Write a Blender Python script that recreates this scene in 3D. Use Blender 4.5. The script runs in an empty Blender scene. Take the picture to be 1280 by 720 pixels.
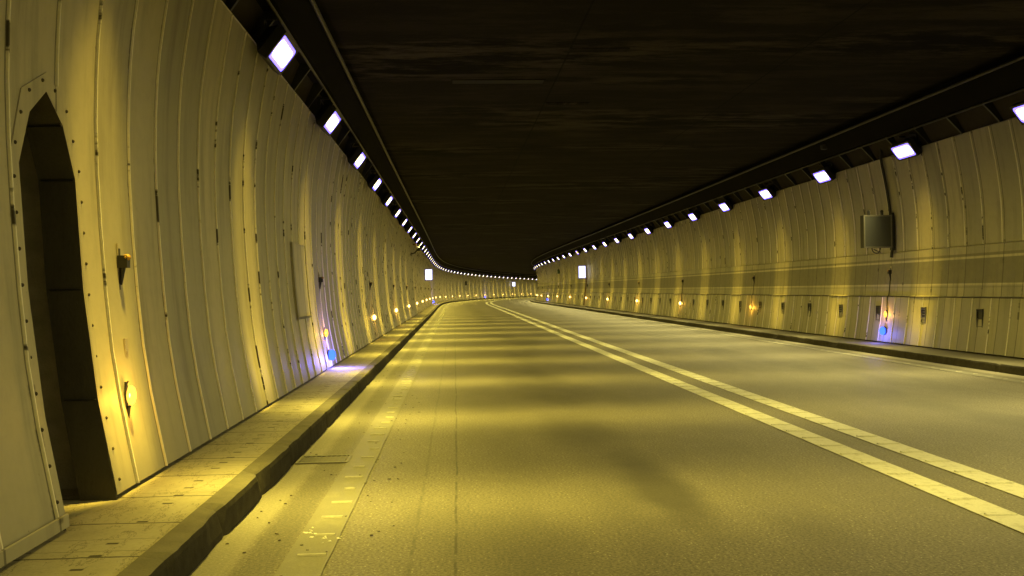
import bpy, math, random
from mathutils import Vector, Matrix, noise
random.seed(7)
C = bpy.context.scene.collection
sc = bpy.context.scene
PI = math.pi

# ---------------------------------------------------------------- road alignment
KS=[0,25,45,65,85,105,130,160,200,260]
KV=[-0.00059,0.000171,-0.000115,-0.000126,0.001157,0.003448,0.002608,0.002789,0.001485,0.001485]
GS=[0,40,80,120,160,220]
GV=[0.00248,0.0054,-0.01037,0.00484,-0.00577,-0.00177]
CAM_U,YAW,PITCH,ROLL=-3.18145,0.054273,0.003293,0.015545
CAM_H=1.25
S0,S1,DS=-24.0,240.0,0.5
def lerp(x,xs,ys):
    if x<=xs[0]: return ys[0]
    for i in range(1,len(xs)):
        if x<=xs[i]:
            t=(x-xs[i-1])/(xs[i]-xs[i-1]); return ys[i-1]*(1-t)+ys[i]*t
    return ys[-1]
NS=int((S1-S0)/DS)+2
AX=[]
def _build():
    h=g=x=y=z=0.0; fw=[(0,0,0,0)]
    s=0.0
    while s<S1+1:
        s+=DS; h+=lerp(s,KS,KV)*DS; g+=lerp(s,GS,GV)*.01*DS
        x+=math.sin(h)*DS; y+=math.cos(h)*DS; z+=g*DS; fw.append((x,y,z,h))
    h=g=x=y=z=0.0; bw=[]; s=0.0
    while s>S0-1:
        bw_h=h; x-=math.sin(h)*DS; y-=math.cos(h)*DS; z-=g*DS
        h-=lerp(s,KS,KV)*DS; g-=lerp(s,GS,GV)*.01*DS; s-=DS
        bw.append((x,y,z,h))
    return list(reversed(bw))+fw, -len(bw)*DS
AX,ASTART=_build()
def axis(s):
    t=(s-ASTART)/DS; i=max(0,min(len(AX)-2,int(math.floor(t)))); f=t-i
    a,b=AX[i],AX[i+1]
    return [a[k]*(1-f)+b[k]*f for k in range(4)]
def P(s,u,v):
    x,y,z,h=axis(s)
    return Vector((x+u*math.cos(h), y-u*math.sin(h), z+v+u*.0011))
def head(s): return axis(s)[3]

# ---------------------------------------------------------------- materials
def lin(r,g,b): 
    f=lambda c:((c/255+.055)/1.055)**2.4 if c>10 else c/255/12.92
    return (f(r),f(g),f(b),1)
class NT:
    def __init__(s,name):
        s.m=bpy.data.materials.new(name); s.m.use_nodes=True
        s.t=s.m.node_tree; s.b=s.t.nodes['Principled BSDF']
    def n(s,t,**kw):
        o=s.t.nodes.new(t)
        for k,v in kw.items():
            if k in ('operation','blend_type','data_type','noise_dimensions','wave_type','bands_direction','feature','uv_map','interpolation_type','clamp'): setattr(o,k,v)
            else: o.inputs[k].default_value=v
        return o
    def l(s,a,b): s.t.links.new(a,b)
    def val(s,x,inp):
        if isinstance(x,(int,float)): inp.default_value=x
        else: s.l(x,inp)
    def math(s,op,a,b=0.0,c=None,clamp=False):
        o=s.t.nodes.new('ShaderNodeMath'); o.operation=op; o.use_clamp=clamp
        s.val(a,o.inputs[0]); s.val(b,o.inputs[1])
        if c is not None: s.val(c,o.inputs[2])
        return o.outputs[0]
    def mix(s,f,a,b,bt='MIX'):
        o=s.t.nodes.new('ShaderNodeMixRGB'); o.blend_type=bt
        s.val(f,o.inputs[0])
        for x,i in ((a,1),(b,2)):
            if isinstance(x,tuple): o.inputs[i].default_value=x if len(x)==4 else x+(1,)
            else: s.l(x,o.inputs[i])
        return o.outputs[0]
    def uv(s):
        o=s.t.nodes.new('ShaderNodeUVMap'); sp=s.t.nodes.new('ShaderNodeSeparateXYZ'); s.l(o.outputs[0],sp.inputs[0])
        return o.outputs[0],sp.outputs[0],sp.outputs[1]
    def vec(s,x,y,z=0.0):
        o=s.t.nodes.new('ShaderNodeCombineXYZ'); s.val(x,o.inputs[0]); s.val(y,o.inputs[1]); s.val(z,o.inputs[2]); return o.outputs[0]
    def noise(s,v,scale,detail=3,rough=.55):
        o=s.t.nodes.new('ShaderNodeTexNoise'); s.l(v,o.inputs['Vector']); o.inputs['Scale'].default_value=scale
        o.inputs['Detail'].default_value=detail; o.inputs['Roughness'].default_value=rough; return o.outputs['Fac']
    def ss(s,x,a,b):   # smoothstep a..b
        o=s.t.nodes.new('ShaderNodeMapRange'); o.interpolation_type='SMOOTHSTEP'; s.val(x,o.inputs[0])
        o.inputs[1].default_value=a; o.inputs[2].default_value=b; return o.outputs[0]
    def bump(s,h,st=.3,d=.01):
        o=s.t.nodes.new('ShaderNodeBump'); o.inputs['Strength'].default_value=st; o.inputs['Distance'].default_value=d
        s.l(h,o.inputs['Height']); s.l(o.outputs[0],s.b.inputs['Normal'])
    def rough(s,x): s.val(x,s.b.inputs['Roughness'])
    def col(s,x):
        if isinstance(x,tuple): s.b.inputs['Base Color'].default_value=x if len(x)==4 else x+(1,)
        else: s.l(x,s.b.inputs['Base Color'])
def simple(name,col,rough=.5,metal=0.0,nscale=20,namp=.25):
    m=NT(name); tc=m.t.nodes.new('ShaderNodeTexCoord').outputs['Object']
    n=m.noise(tc,nscale,4); c2=tuple(c*(1-namp) for c in col[:3])
    m.col(m.mix(n,tuple(c*(1+namp) for c in col[:3]),c2)); m.b.inputs['Metallic'].default_value=metal; m.rough(rough)
    return m.m
def emit(name,col,st):
    m=bpy.data.materials.new(name); m.use_nodes=True; t=m.node_tree; t.nodes.clear()
    e=t.nodes.new('ShaderNodeEmission'); o=t.nodes.new('ShaderNodeOutputMaterial')
    e.inputs[0].default_value=col+(1,); e.inputs[1].default_value=st; t.links.new(e.outputs[0],o.inputs[0]); return m

PW=0.5551        # cladding panel pitch
SEAM0=5.74       # one seam's chainage
def panel_mat(name,base,band=False):
    m=NT(name); uvv,u,v=m.uv()
    pu=m.math('DIVIDE',m.math('SUBTRACT',u,SEAM0),PW)
    fl=m.math('FLOOR',pu); fr=m.math('SUBTRACT',pu,fl)
    wn=m.t.nodes.new('ShaderNodeTexWhiteNoise'); wn.noise_dimensions='1D'; m.l(fl,wn.inputs['W'])
    d=m.math('MINIMUM',fr,m.math('SUBTRACT',1.0,fr))          # distance from seam 0..0.5
    grime=m.noise(m.vec(m.math('MULTIPLY',u,5.0),m.math('MULTIPLY',v,.55)),1.0,5,.6)
    fine=m.noise(m.vec(u,v),9.0,5,.65)
    dots=m.noise(m.vec(m.math('MULTIPLY',u,2.0),v),26.0,2,.5)
    c=m.mix(wn.outputs['Value'],tuple(x*1.08 for x in base),(base[0]*.76,base[1]*.79,base[2]*.88))
    if band:
        # pale lines and a grey painted band on the middle course
        grey=(.20,.19,.15,1); pale=(.58,.54,.43,1)
        def between(a,b,w=.006):
            return m.math('MULTIPLY',m.ss(v,a-w,a+w),m.math('SUBTRACT',1.0,m.ss(v,b-w,b+w)))
        wear=m.math('MULTIPLY_ADD',fine,.5,.62,clamp=True)
        c=m.mix(m.math('MULTIPLY',between(1.255,1.66),wear),c,grey)
        c=m.mix(m.math('MULTIPLY',between(1.70,1.745),wear),c,grey)
        c=m.mix(m.math('MULTIPLY',between(1.185,1.20),.6),c,grey)
        c=m.mix(m.math('MULTIPLY',between(1.225,1.252),wear),c,pale)
        c=m.mix(m.math('MULTIPLY',between(1.662,1.698),wear),c,pale)
    dark=tuple(x*.45 for x in base)
    c=m.mix(m.math('MULTIPLY',m.ss(grime,.46,.74),.6),c,(base[0]*.42,base[1]*.44,base[2]*.52))
    c=m.mix(m.math('MULTIPLY',m.ss(fine,.35,.8),.18),c,dark)
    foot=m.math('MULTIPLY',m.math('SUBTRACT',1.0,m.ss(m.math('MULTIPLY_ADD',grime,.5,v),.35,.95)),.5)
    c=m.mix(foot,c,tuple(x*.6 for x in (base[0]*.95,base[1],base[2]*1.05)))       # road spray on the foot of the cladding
    c=m.mix(m.math('MULTIPLY',m.ss(fr,.958,.972),.7),c,(.05,.045,.035,1))
    spot=m.ss(dots,.74,.80)
    c=m.mix(m.math('MULTIPLY',spot,.55),c,(.05,.04,.02,1))
    # soot that has run out of the joints, in short patches
    sn=m.noise(m.vec(m.math('MULTIPLY',m.math('ADD',fl,m.math('ROUND',fr)),7.3),m.math('MULTIPLY',v,2.3)),1.0,5,.7)
    st=m.math('MULTIPLY',m.ss(sn,.57,.64),m.math('SUBTRACT',1.0,m.ss(d,.015,.075)))
    c=m.mix(m.math('MULTIPLY',st,.75),c,(.03,.026,.018,1))
    m.col(c); m.rough(m.math('MULTIPLY_ADD',grime,.3,.42)); m.b.inputs['Specular IOR Level'].default_value=.3
    wav=m.noise(m.vec(m.math('MULTIPLY',u,1.0),m.math('MULTIPLY',v,.5)),2.5,2,.5)
    m.bump(m.math('MULTIPLY_ADD',fine,.08,wav),.12,.02)
    return m.m
def ridge_mat():
    m=NT('seam_strip'); uvv,u,v=m.uv()
    n=m.noise(m.vec(m.math('MULTIPLY',u,3.7),m.math('MULTIPLY',v,2.6)),1.0,5,.65)
    n2=m.noise(m.vec(u,v),30.0,3,.6)
    c=m.mix(n2,(.90,.88,.80,1),(.74,.71,.62,1))
    c=m.mix(m.ss(n,.57,.62),c,(.05,.042,.03,1)); m.col(c); m.rough(.4); return m.m
def asphalt():
    m=NT('asphalt'); uvv,s,u=m.uv()
    g=m.noise(m.vec(s,u),60.0,3,.7); big=m.noise(m.vec(m.math('MULTIPLY',s,.25),u),.9,4,.55)
    mid=m.noise(m.vec(s,u),4.0,5,.65)
    c=m.mix(m.ss(g,.3,.7),(.070,.065,.056,1),(.225,.208,.178,1))
    vor=m.t.nodes.new('ShaderNodeTexVoronoi'); vor.inputs['Scale'].default_value=42.0; m.l(m.vec(s,u),vor.inputs['Vector'])
    chip=m.math('MULTIPLY',m.math('SUBTRACT',1.0,m.ss(vor.outputs['Distance'],.08,.24)),m.ss(vor.outputs['Color'],.5,.55))
    c=m.mix(m.math('MULTIPLY',chip,.8),c,(.52,.50,.43,1))
    c=m.mix(m.math('MULTIPLY',m.ss(big,.44,.66),.28),c,(.07,.066,.058,1))
    blot=m.noise(m.vec(m.math('MULTIPLY',s,.6),m.math('ADD',u,7.0)),1.1,3,.5)
    c=m.mix(m.math('MULTIPLY',m.ss(blot,.5,.68),.2),c,(.055,.052,.046,1))
    c=m.mix(m.math('MULTIPLY',m.ss(mid,.5,.8),.22),c,(.26,.25,.22,1))
    # patchy darker track down the middle of each lane
    wob=m.noise(m.vec(m.math('MULTIPLY',s,.5),0.0),1.0,2,.5)
    for cu in (-1.95,2.05):
        t=m.math('ABSOLUTE',m.math('SUBTRACT',m.math('MULTIPLY_ADD',wob,.5,u),cu+.25))
        patch=m.noise(m.vec(m.math('MULTIPLY',s,.42),m.math('ADD',u,cu*3)),1.0,2,.5)
        k=m.math('MULTIPLY',m.math('SUBTRACT',1.0,m.ss(t,.05,.62)),m.ss(patch,.42,.62))
        c=m.mix(m.math('MULTIPLY',k,.4),c,(.05,.047,.042,1))
    # shadow pattern painted into the near left lane, more dark patches beyond
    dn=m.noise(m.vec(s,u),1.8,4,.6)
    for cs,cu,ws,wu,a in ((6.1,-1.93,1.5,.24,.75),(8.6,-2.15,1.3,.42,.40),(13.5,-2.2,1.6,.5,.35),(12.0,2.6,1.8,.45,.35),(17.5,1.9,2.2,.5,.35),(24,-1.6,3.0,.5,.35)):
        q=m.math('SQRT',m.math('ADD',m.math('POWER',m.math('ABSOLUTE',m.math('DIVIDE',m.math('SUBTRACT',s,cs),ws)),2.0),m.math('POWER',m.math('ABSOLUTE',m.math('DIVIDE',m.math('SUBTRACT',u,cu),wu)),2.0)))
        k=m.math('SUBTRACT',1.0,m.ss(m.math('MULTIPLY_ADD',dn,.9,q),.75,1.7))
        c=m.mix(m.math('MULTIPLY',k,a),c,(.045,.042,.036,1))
    # lengthwise construction joints
    w2=m.noise(m.vec(m.math('MULTIPLY',s,.8),3.0),1.0,3,.6)
    gap=m.noise(m.vec(m.math('MULTIPLY',s,3.0),9.0),1.0,3,.6)
    for cu,wd,a in ((-3.21,.007,.75),(-3.42,.010,.35),(2.9,.008,.5)):
        t=m.math('ABSOLUTE',m.math('SUBTRACT',m.math('MULTIPLY_ADD',w2,.05,u),cu+.025))
        k=m.math('MULTIPLY',m.math('SUBTRACT',1.0,m.ss(t,wd*.4,wd*1.6)),m.math('MULTIPLY',m.ss(gap,.35,.55),a))
        c=m.mix(k,c,(.03,.028,.024,1))
    # pale dusty gutter by both kerbs, darker strip beside it
    au=m.math('ABSOLUTE',m.math('MULTIPLY_ADD',mid,.06,u))
    c=m.mix(m.math('MULTIPLY',m.ss(au,4.18,4.24),.45),c,(.33,.31,.26,1))
    k=m.math('MULTIPLY',m.ss(au,3.98,4.04),m.math('SUBTRACT',1.0,m.ss(au,4.15,4.2)))
    c=m.mix(m.math('MULTIPLY',k,.4),c,(.06,.056,.05,1))
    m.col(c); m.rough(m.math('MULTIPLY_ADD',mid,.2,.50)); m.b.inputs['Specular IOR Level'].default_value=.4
    m.bump(m.math('MULTIPLY_ADD',chip,.5,g),.45,.006)
    return m.m
def paint():
    m=NT('road_paint'); uvv,s,u=m.uv()
    n=m.noise(m.vec(s,u),14.0,5,.65); f=m.noise(m.vec(s,u),80.0,2,.5)
    c=m.mix(f,(.66,.66,.62,1),(.48,.48,.44,1))
    c=m.mix(m.math('MULTIPLY',m.ss(n,.48,.70),.5),c,(.24,.235,.21,1)); m.col(c); m.rough(.6); m.bump(f,.3,.004); return m.m
def worn_paint():
    m=NT('worn_road_paint'); uvv,s,u=m.uv()
    n=m.noise(m.vec(m.math('MULTIPLY',s,.7),u),6.0,6,.7); f=m.noise(m.vec(s,u),90.0,2,.5)
    c=m.mix(f,(.125,.12,.107,1),(.20,.195,.172,1))
    c=m.mix(m.math('MULTIPLY',m.ss(n,.48,.74),.35),c,(.30,.29,.25,1)); m.col(c); m.rough(.6); m.bump(f,.3,.005); return m.m
def concrete(name,base,sc=1.0,streak=False,slabs=False,amp=.35):
    m=NT(name); uvv,s,u=m.uv()
    a=m.noise(m.vec(s,u),2.2*sc,6,.6); b=m.noise(m.vec(s,u),30.0*sc,3,.6)
    c=m.mix(a,tuple(x*(1+amp) for x in base),tuple(x*(1-amp) for x in base))
    c=m.mix(m.math('MULTIPLY',m.ss(b,.45,.8),.35),c,tuple(x*.5 for x in base))
    if streak:   # board marks and soot bands running across the ceiling
        t=m.noise(m.vec(m.math('MULTIPLY',s,1.9),m.math('MULTIPLY',u,.45)),1.0,7,.75)
        c=m.mix(m.ss(t,.40,.56),c,tuple(x*.12 for x in base))
        t2=m.noise(m.vec(m.math('MULTIPLY',s,.35),m.math('MULTIPLY',u,.1)),1.0,2,.5)
        c=m.mix(m.math('MULTIPLY',m.ss(t2,.38,.54),.8),c,tuple(x*.3 for x in base))
        for cu in (-1.6,1.6):
            t=m.math('ABSOLUTE',m.math('SUBTRACT',u,cu)); c=m.mix(m.math('MULTIPLY',m.math('SUBTRACT',1.0,m.ss(t,.006,.02)),.7),c,(.004,.004,.004,1))
        fr=m.math('PINGPONG',m.math('ADD',s,.55),1.85)
        c=m.mix(m.math('MULTIPLY',m.math('SUBTRACT',1.0,m.ss(fr,.008,.022)),.7),c,(.004,.004,.004,1))
    if slabs:
        wob=m.math('MULTIPLY_ADD',a,.06,s)
        h=None
        for per,off,wd,al in ((.62,.10,.011,.9),(.2067,.0,.005,.5)):
            fr=m.math('PINGPONG',m.math('ADD',wob,off+20*per),per/2)   # 0 at joints
            k=m.math('MULTIPLY',m.math('SUBTRACT',1.0,m.ss(fr,wd*.4,wd)),al)
            if per<.3: k=m.math('MULTIPLY',k,m.ss(m.noise(m.vec(m.math('MULTIPLY',s,1.3),0.0),1.0,1,.5),.48,.56))
            c=m.mix(k,c,(.035,.03,.022,1))
        # lifting slots
        fs=m.math('PINGPONG',m.math('ADD',s,.1033+20*.2067),.10335)
        ks=m.math('SUBTRACT',1.0,m.ss(fs,.010,.018))
        ku=m.math('SUBTRACT',1.0,m.ss(m.math('ABSOLUTE',m.math('ADD',u,4.745)),.022,.032))
        kn=m.ss(m.noise(m.vec(m.math('MULTIPLY',s,2.7),5.0),1.0,1,.5),.42,.5)
        c=m.mix(m.math('MULTIPLY',m.math('MULTIPLY',ks,ku),m.math('MULTIPLY',kn,.9)),c,(.02,.017,.012,1))
        crack=m.noise(m.vec(m.math('MULTIPLY',s,.9),m.math('MULTIPLY',u,2.6)),1.6,6,.7)
        kc=m.math('SUBTRACT',1.0,m.ss(m.math('ABSOLUTE',m.math('SUBTRACT',crack,.5)),.002,.008))
        c=m.mix(m.math('MULTIPLY',kc,.6),c,(.05,.043,.03,1))
    m.col(c); m.rough(.9 if streak else .85); m.b.inputs['Specular IOR Level'].default_value=.04 if base[0]<.1 else .3; m.bump(m.math('MULTIPLY_ADD',b,.6,a),.5,.012); return m.m

M_PL=panel_mat('enamel_cladding',(.46,.43,.335))
M_PR=panel_mat('enamel_cladding_right',(.43,.40,.31))
M_PB=panel_mat('painted_band_cladding',(.43,.40,.31),True)
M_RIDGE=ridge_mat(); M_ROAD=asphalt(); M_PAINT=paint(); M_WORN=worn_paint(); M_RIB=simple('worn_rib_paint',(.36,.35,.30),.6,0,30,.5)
M_WALK=concrete('walkway_slabs',(.36,.335,.26),1.2,slabs=True,amp=.34)
M_KERB=concrete('kerb_concrete',(.14,.13,.10),2.5,amp=.5)
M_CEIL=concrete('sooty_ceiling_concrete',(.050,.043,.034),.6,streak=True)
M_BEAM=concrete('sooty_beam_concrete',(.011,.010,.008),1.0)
M_HAUNCH=concrete('haunch_concrete',(.045,.039,.03),1.5)
M_ROUGH=concrete('rough_niche_concrete',(.46,.44,.40),3.0,amp=.6)
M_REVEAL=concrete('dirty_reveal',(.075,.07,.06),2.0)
M_KFACE=concrete('dark_kerb_face',(.055,.051,.042),4.0,amp=.6)  # upright kerb face, darker than the kerb top
M_VOID=simple('slot_void',(.002,.002,.002),.95)
M_BLACK=simple('black_painted_steel',(.012,.012,.014),.5)
M_STEEL=simple('grey_steel',(.16,.155,.14),.45,.5)
M_DSTEEL=simple('dark_steel',(.035,.034,.032),.5,.3)
M_PLATE=simple('enamel_plate',(.40,.37,.29),.45,0,8,.15)
M_GREY=simple('grey_sign_face',(.045,.048,.05),.5,0,60,.12)
M_RUST=simple('rusty_steel',(.11,.05,.025),.7,0,25,.5)
M_ORANGE=simple('orange_plastic',(.40,.24,.05),.4)
M_BLUEPIPE=simple('blue_hose_rubber',(.03,.05,.12),.4)
M_GREEN=simple('green_plate',(.02,.07,.035),.5)
M_BOLT=simple('bolt_steel',(.06,.05,.04),.5,.4)
M_DEBRIS=simple('pale_litter',(.75,.75,.70),.7,0,40,.3)
M_LENS=emit('floodlight_glass',(1,.87,.45),5)
M_LENSY=emit('floodlight_glass_amber',(1,.62,.16),2.2)
M_FRINGE=emit('floodlight_fringe_glow',(.17,.12,1.0),4.2)  # violet camera fringe, added as a glowing ring round the glass
M_AMBER=emit('amber_lamp_glass',(1,.55,.10),12)
M_AMBER_GLOBE=emit('amber_lamp_globe',(1,.45,.05),3.0)
M_AMBER_FAR=emit('amber_lamp_glass_far',(1,.62,.17),7)
M_BLUE=emit('blue_lamp_glass',(.02,.06,1.0),6.5)
M_SIGN=emit('lit_sign_face',(.92,.92,1.0),2.2)
M_SIGNB=emit('lit_sign_edge',(.12,.12,.95),.9)

# ---------------------------------------------------------------- mesh helpers
class MB:
    def __init__(s): s.v=[];s.f=[];s.uv=[];s.mi=[];s.sm=[]
    def quad(s,pts,uvs=None,mi=0,sm=False):
        i=len(s.v); s.v+= [tuple(p) for p in pts]; s.f.append(tuple(range(i,i+len(pts)))); s.uv.append(uvs or [(p[0],p[1]) for p in pts]); s.mi.append(mi); s.sm.append(sm)
    def grid(s,rows,uvs,mi=0,sm=True,flip=False):
        i0=len(s.v); n=len(rows[0])
        for r in rows: s.v+=[tuple(p) for p in r]
        for a in range(len(rows)-1):
            for b in range(n-1):
                q=[(a,b),(a+1,b),(a+1,b+1),(a,b+1)]
                if flip: q.reverse()
                s.f.append(tuple(i0+x*n+y for x,y in q)); s.uv.append([uvs[x][y] for x,y in q]); s.mi.append(mi); s.sm.append(sm)
    def box(s,c,sz,mi=0,R=None,bev=0.0):
        cx,cy,cz=c; x,y,z=[k/2 for k in sz]
        def T(p):
            p=Vector(p)
            if R is not None: p=R@p
            return Vector(c)+p
        if bev<=0: ring=[(-x,-y),(x,-y),(x,y),(-x,y)]
        else: 
            b=min(bev,x*.9,y*.9); ring=[(-x+b,-y),(x-b,-y),(x,-y+b),(x,y-b),(x-b,y),(-x+b,y),(-x,y-b),(-x,-y+b)]
        n=len(ring); lo=[T((a,b_,-z)) for a,b_ in ring]; hi=[T((a,b_,z)) for a,b_ in ring]
        for k in range(n): s.quad([lo[k],lo[(k+1)%n],hi[(k+1)%n],hi[k]],mi=mi)
        s.quad(list(reversed(lo)),mi=mi); s.quad(hi,mi=mi)
    def tube(s,pts,r,n=8,mi=0,cap=True):
        pts=[Vector(p) for p in pts]; rings=[]
        for i,p in enumerate(pts):
            d=(pts[min(i+1,len(pts)-1)]-pts[max(i-1,0)]).normalized()
            a=Vector((0,0,1)) if abs(d.z)<.9 else Vector((1,0,0))
            x=d.cross(a).normalized(); y=x.cross(d)
            rr=r[i] if isinstance(r,(list,tuple)) else r
            rings.append([p+x*math.cos(2*PI*k/n)*rr+y*math.sin(2*PI*k/n)*rr for k in range(n+1)])
        s.grid(rings,[[(i*.1,k/n) for k in range(n+1)] for i in range(len(pts))],mi)
        if cap: s.quad(rings[0][:-1],mi=mi); s.quad(list(reversed(rings[-1][:-1])),mi=mi)
    def ell(s,c,r,mi=0,n=12,m=8,R=None):
        rows=[];uv=[]
        for i in range(m+1):
            t=PI*i/m; row=[]
            for k in range(n+1):
                a=2*PI*k/n; p=Vector((r[0]*math.sin(t)*math.cos(a),r[1]*math.sin(t)*math.sin(a),r[2]*math.cos(t)))
                if R is not None: p=R@p
                row.append(Vector(c)+p)
            rows.append(row); uv.append([(k/n,i/m) for k in range(n+1)])
        s.grid(rows,uv,mi)
    def build(s,name,mats,parent=None,origin=None):
        me=bpy.data.meshes.new(name)
        vv=s.v if origin is None else [tuple(Vector(p)-Vector(origin)) for p in s.v]
        me.from_pydata(vv,[],s.f); 
        ul=me.uv_layers.new(name='UVMap'); flat=[c for f in s.uv for c in f]
        for i,c in enumerate(flat): ul.data[i].uv=c
        me.polygons.foreach_set('material_index',s.mi); me.polygons.foreach_set('use_smooth',s.sm)
        for m in (mats if isinstance(mats,(list,tuple)) else [mats]): me.materials.append(m)
        o=bpy.data.objects.new(name,me); C.objects.link(o)
        if origin is not None: o.location=origin
        if parent is not None: o.parent=parent
        return o
def tag(o,label,cat,group=None):
    o['label']=label; o['category']=cat
    if group: o['group']=group
    return o
def empty(name,loc=(0,0,0),rz=0.0):
    o=bpy.data.objects.new(name,None); C.objects.link(o); o.location=loc; o.rotation_euler=(0,0,rz); o.empty_display_size=.1; return o
def structure(o): o['kind']='structure'; return o
def place(o,s,u,v,side=0):
    o.location=P(s,u,v); o.rotation_euler=(0,0,-head(s)+(PI if side>0 else 0))
def copy_thing(src):
    r=src.copy(); C.objects.link(r)
    for ch in [c for c in bpy.data.objects if c.parent==src]:
        c=ch.copy(); C.objects.link(c); c.parent=r
        for g in [g for g in bpy.data.objects if g.parent==ch]:
            d=g.copy(); C.objects.link(d); d.parent=c
    return r
def srange(a,b,near=.5,far=1.5,cut=40):
    o=[];s=a
    while s<b: o.append(s); s+= near if s<cut else far
    o.append(b); return o
def sweep(mb,prof,ss,mi=0,sm=False,flip=False,uvmode='su'):
    rows=[[P(s,u,v) for u,v in prof] for s in ss]
    cum=[0.0]
    for i in range(1,len(prof)): cum.append(cum[-1]+math.hypot(prof[i][0]-prof[i-1][0],prof[i][1]-prof[i-1][1]))
    if uvmode=='su': uvs=[[(s,u) for u,v in prof] for s in ss]
    elif uvmode=='sv': uvs=[[(s,v) for u,v in prof] for s in ss]
    else: uvs=[[(s,c) for c in cum] for s in ss]
    mb.grid(rows,uvs,mi,sm,flip)
A,B=-22.0,236.0

# ---------------------------------------------------------------- road, kerbs, markings
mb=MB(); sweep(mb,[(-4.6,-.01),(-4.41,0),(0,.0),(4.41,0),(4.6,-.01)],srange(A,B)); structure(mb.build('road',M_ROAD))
mb=MB(); sweep(mb,[(-8,-.6),(8,-.6)],srange(A,B,4,4)); structure(mb.build('ground',M_ROUGH))
def marking(name,u0,u1,mat,z=.005,rib=True,ribh=.005,sA=A,sB=B,ru=(0,0)):
    mb=MB(); ss=srange(sA,sB,.25,1.0,60)
    e=lambda s,k:.006*noise.noise(Vector((s*3,k,0)))
    rows=[[P(s,u0+e(s,1),z),P(s,u1+e(s,2),z)] for s in ss]
    mb.grid(rows,[[(s,u0),(s,u1)] for s in ss],0,False)
    if rib:
        s=-2.0
        while s<70:
            w=.016 if mat is M_WORN else .022; a,b=u0+.022+ru[0],u1-.018+ru[1]
            if mat is M_WORN: a+=.07*random.random()**2; b-=.05*random.random()**2
            j=.02*noise.noise(Vector((s*5,u0,3)))
            p=[(s-w,z+.0005),(s-w*.6,z+ribh),(s+w*.6,z+ribh),(s+w,z+.0005)]
            rows=[[P(q+j,a,h),P(q+j,b,h)] for q,h in p]
            mb.grid(rows,[[(q,a),(q,b)] for q,h in p],1 if mat is M_WORN else 0,False); s+=.393
    return structure(mb.build(name,[mat,M_RIB]))
marking('centre_line',-.387,-.182,M_PAINT,ribh=.008)
marking('centre_line',.070,.275,M_PAINT,ribh=.008)
marking('edge_line',-4.02,-3.81,M_WORN,ribh=.008,ru=(.03,0))
marking('edge_line',3.80,3.98,M_WORN,ribh=.007)

def kerb(side,face,top,h,back,name):
    ss=[];s=A
    while s<B: ss.append(s); s+= .06 if -1<s<14 else (.2 if s<45 else 1.0)
    rows=[];uvs=[]
    base=[(face,-.05,0),(face,h*.25,.3),(face+.004,h*.8,1),(face+.012,h*.96,1),(face+.028,h,.8),(face+.09,h+.003,.3),(top-.012,h+.003,0),(top-.006,h-.012,0),(top,h-.012,0)]
    for s in ss:
        row=[]
        jt=abs(((s+.35)%1.0)-.5)<.03 if s<45 else False
        for i,(u,v,a) in enumerate(base):
            n=noise.noise(Vector((s*2.2,i*.35,side)))*.6+noise.noise(Vector((s*9,i*.7,side)))*.4
            chip=max(0,noise.noise(Vector((s*1.7,4,side)))-.18)*.12
            du=(n*.010+chip*.7)*a; dv=-(abs(n)*.010+chip*.4)*a
            if jt: du+=.022*min(1,a+.3); dv-=.014*min(1,a+.3)
            row.append(P(s,side*(u+du),v+dv))
        rows.append(row); uvs.append([(s,side*u+v) for u,v,a in base])
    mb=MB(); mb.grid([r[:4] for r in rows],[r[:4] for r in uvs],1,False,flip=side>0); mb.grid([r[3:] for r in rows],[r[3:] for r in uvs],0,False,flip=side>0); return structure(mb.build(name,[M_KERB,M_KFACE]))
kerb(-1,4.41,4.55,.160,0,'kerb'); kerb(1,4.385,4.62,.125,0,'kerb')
mb=MB(); sweep(mb,[(-5.7,.152),(-4.55,.152),(-4.55,.10)],srange(A,B,.5,1)); structure(mb.build('pavement',M_WALK))
mb=MB(); sweep(mb,[(5.7,.116),(4.62,.116),(4.62,.08)],srange(A,B,.5,1),flip=True); structure(mb.build('pavement',M_KERB))

# ---------------------------------------------------------------- cladding walls
def spline(pts,n):
    out=[]
    for i in range(len(pts)-1):
        p0=pts[max(i-1,0)];p1=pts[i];p2=pts[i+1];p3=pts[min(i+2,len(pts)-1)]
        for k in range(n):
            t=k/n; f=lambda a,b,c,d:.5*((2*b)+(-a+c)*t+(2*a-5*b+4*c-d)*t*t+(-a+3*b-3*c+d)*t**3)
            out.append((f(p0[0],p1[0],p2[0],p3[0]),f(p0[1],p1[1],p2[1],p3[1])))
    out.append(pts[-1]); return out
PROFL=spline([(5.055,.178),(5.19,.95),(5.262,2.0),(5.245,2.75),(5.17,3.3),(5.095,3.68)],3)
PRRL=[(5.145,.14),(5.21,.55),(5.262,1.015)]
PRRM=[(5.278,1.025),(5.325,1.45),(5.352,1.875)]
PRRU=spline([(5.366,1.885),(5.352,2.5),(5.29,3.05),(5.17,3.70)],5)
def uat(side,v):
    pr=PROFL if side<0 else PRRL+PRRM+PRRU
    return side*lerp(v,[a[1] for a in pr],[a[0] for a in pr])
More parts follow.
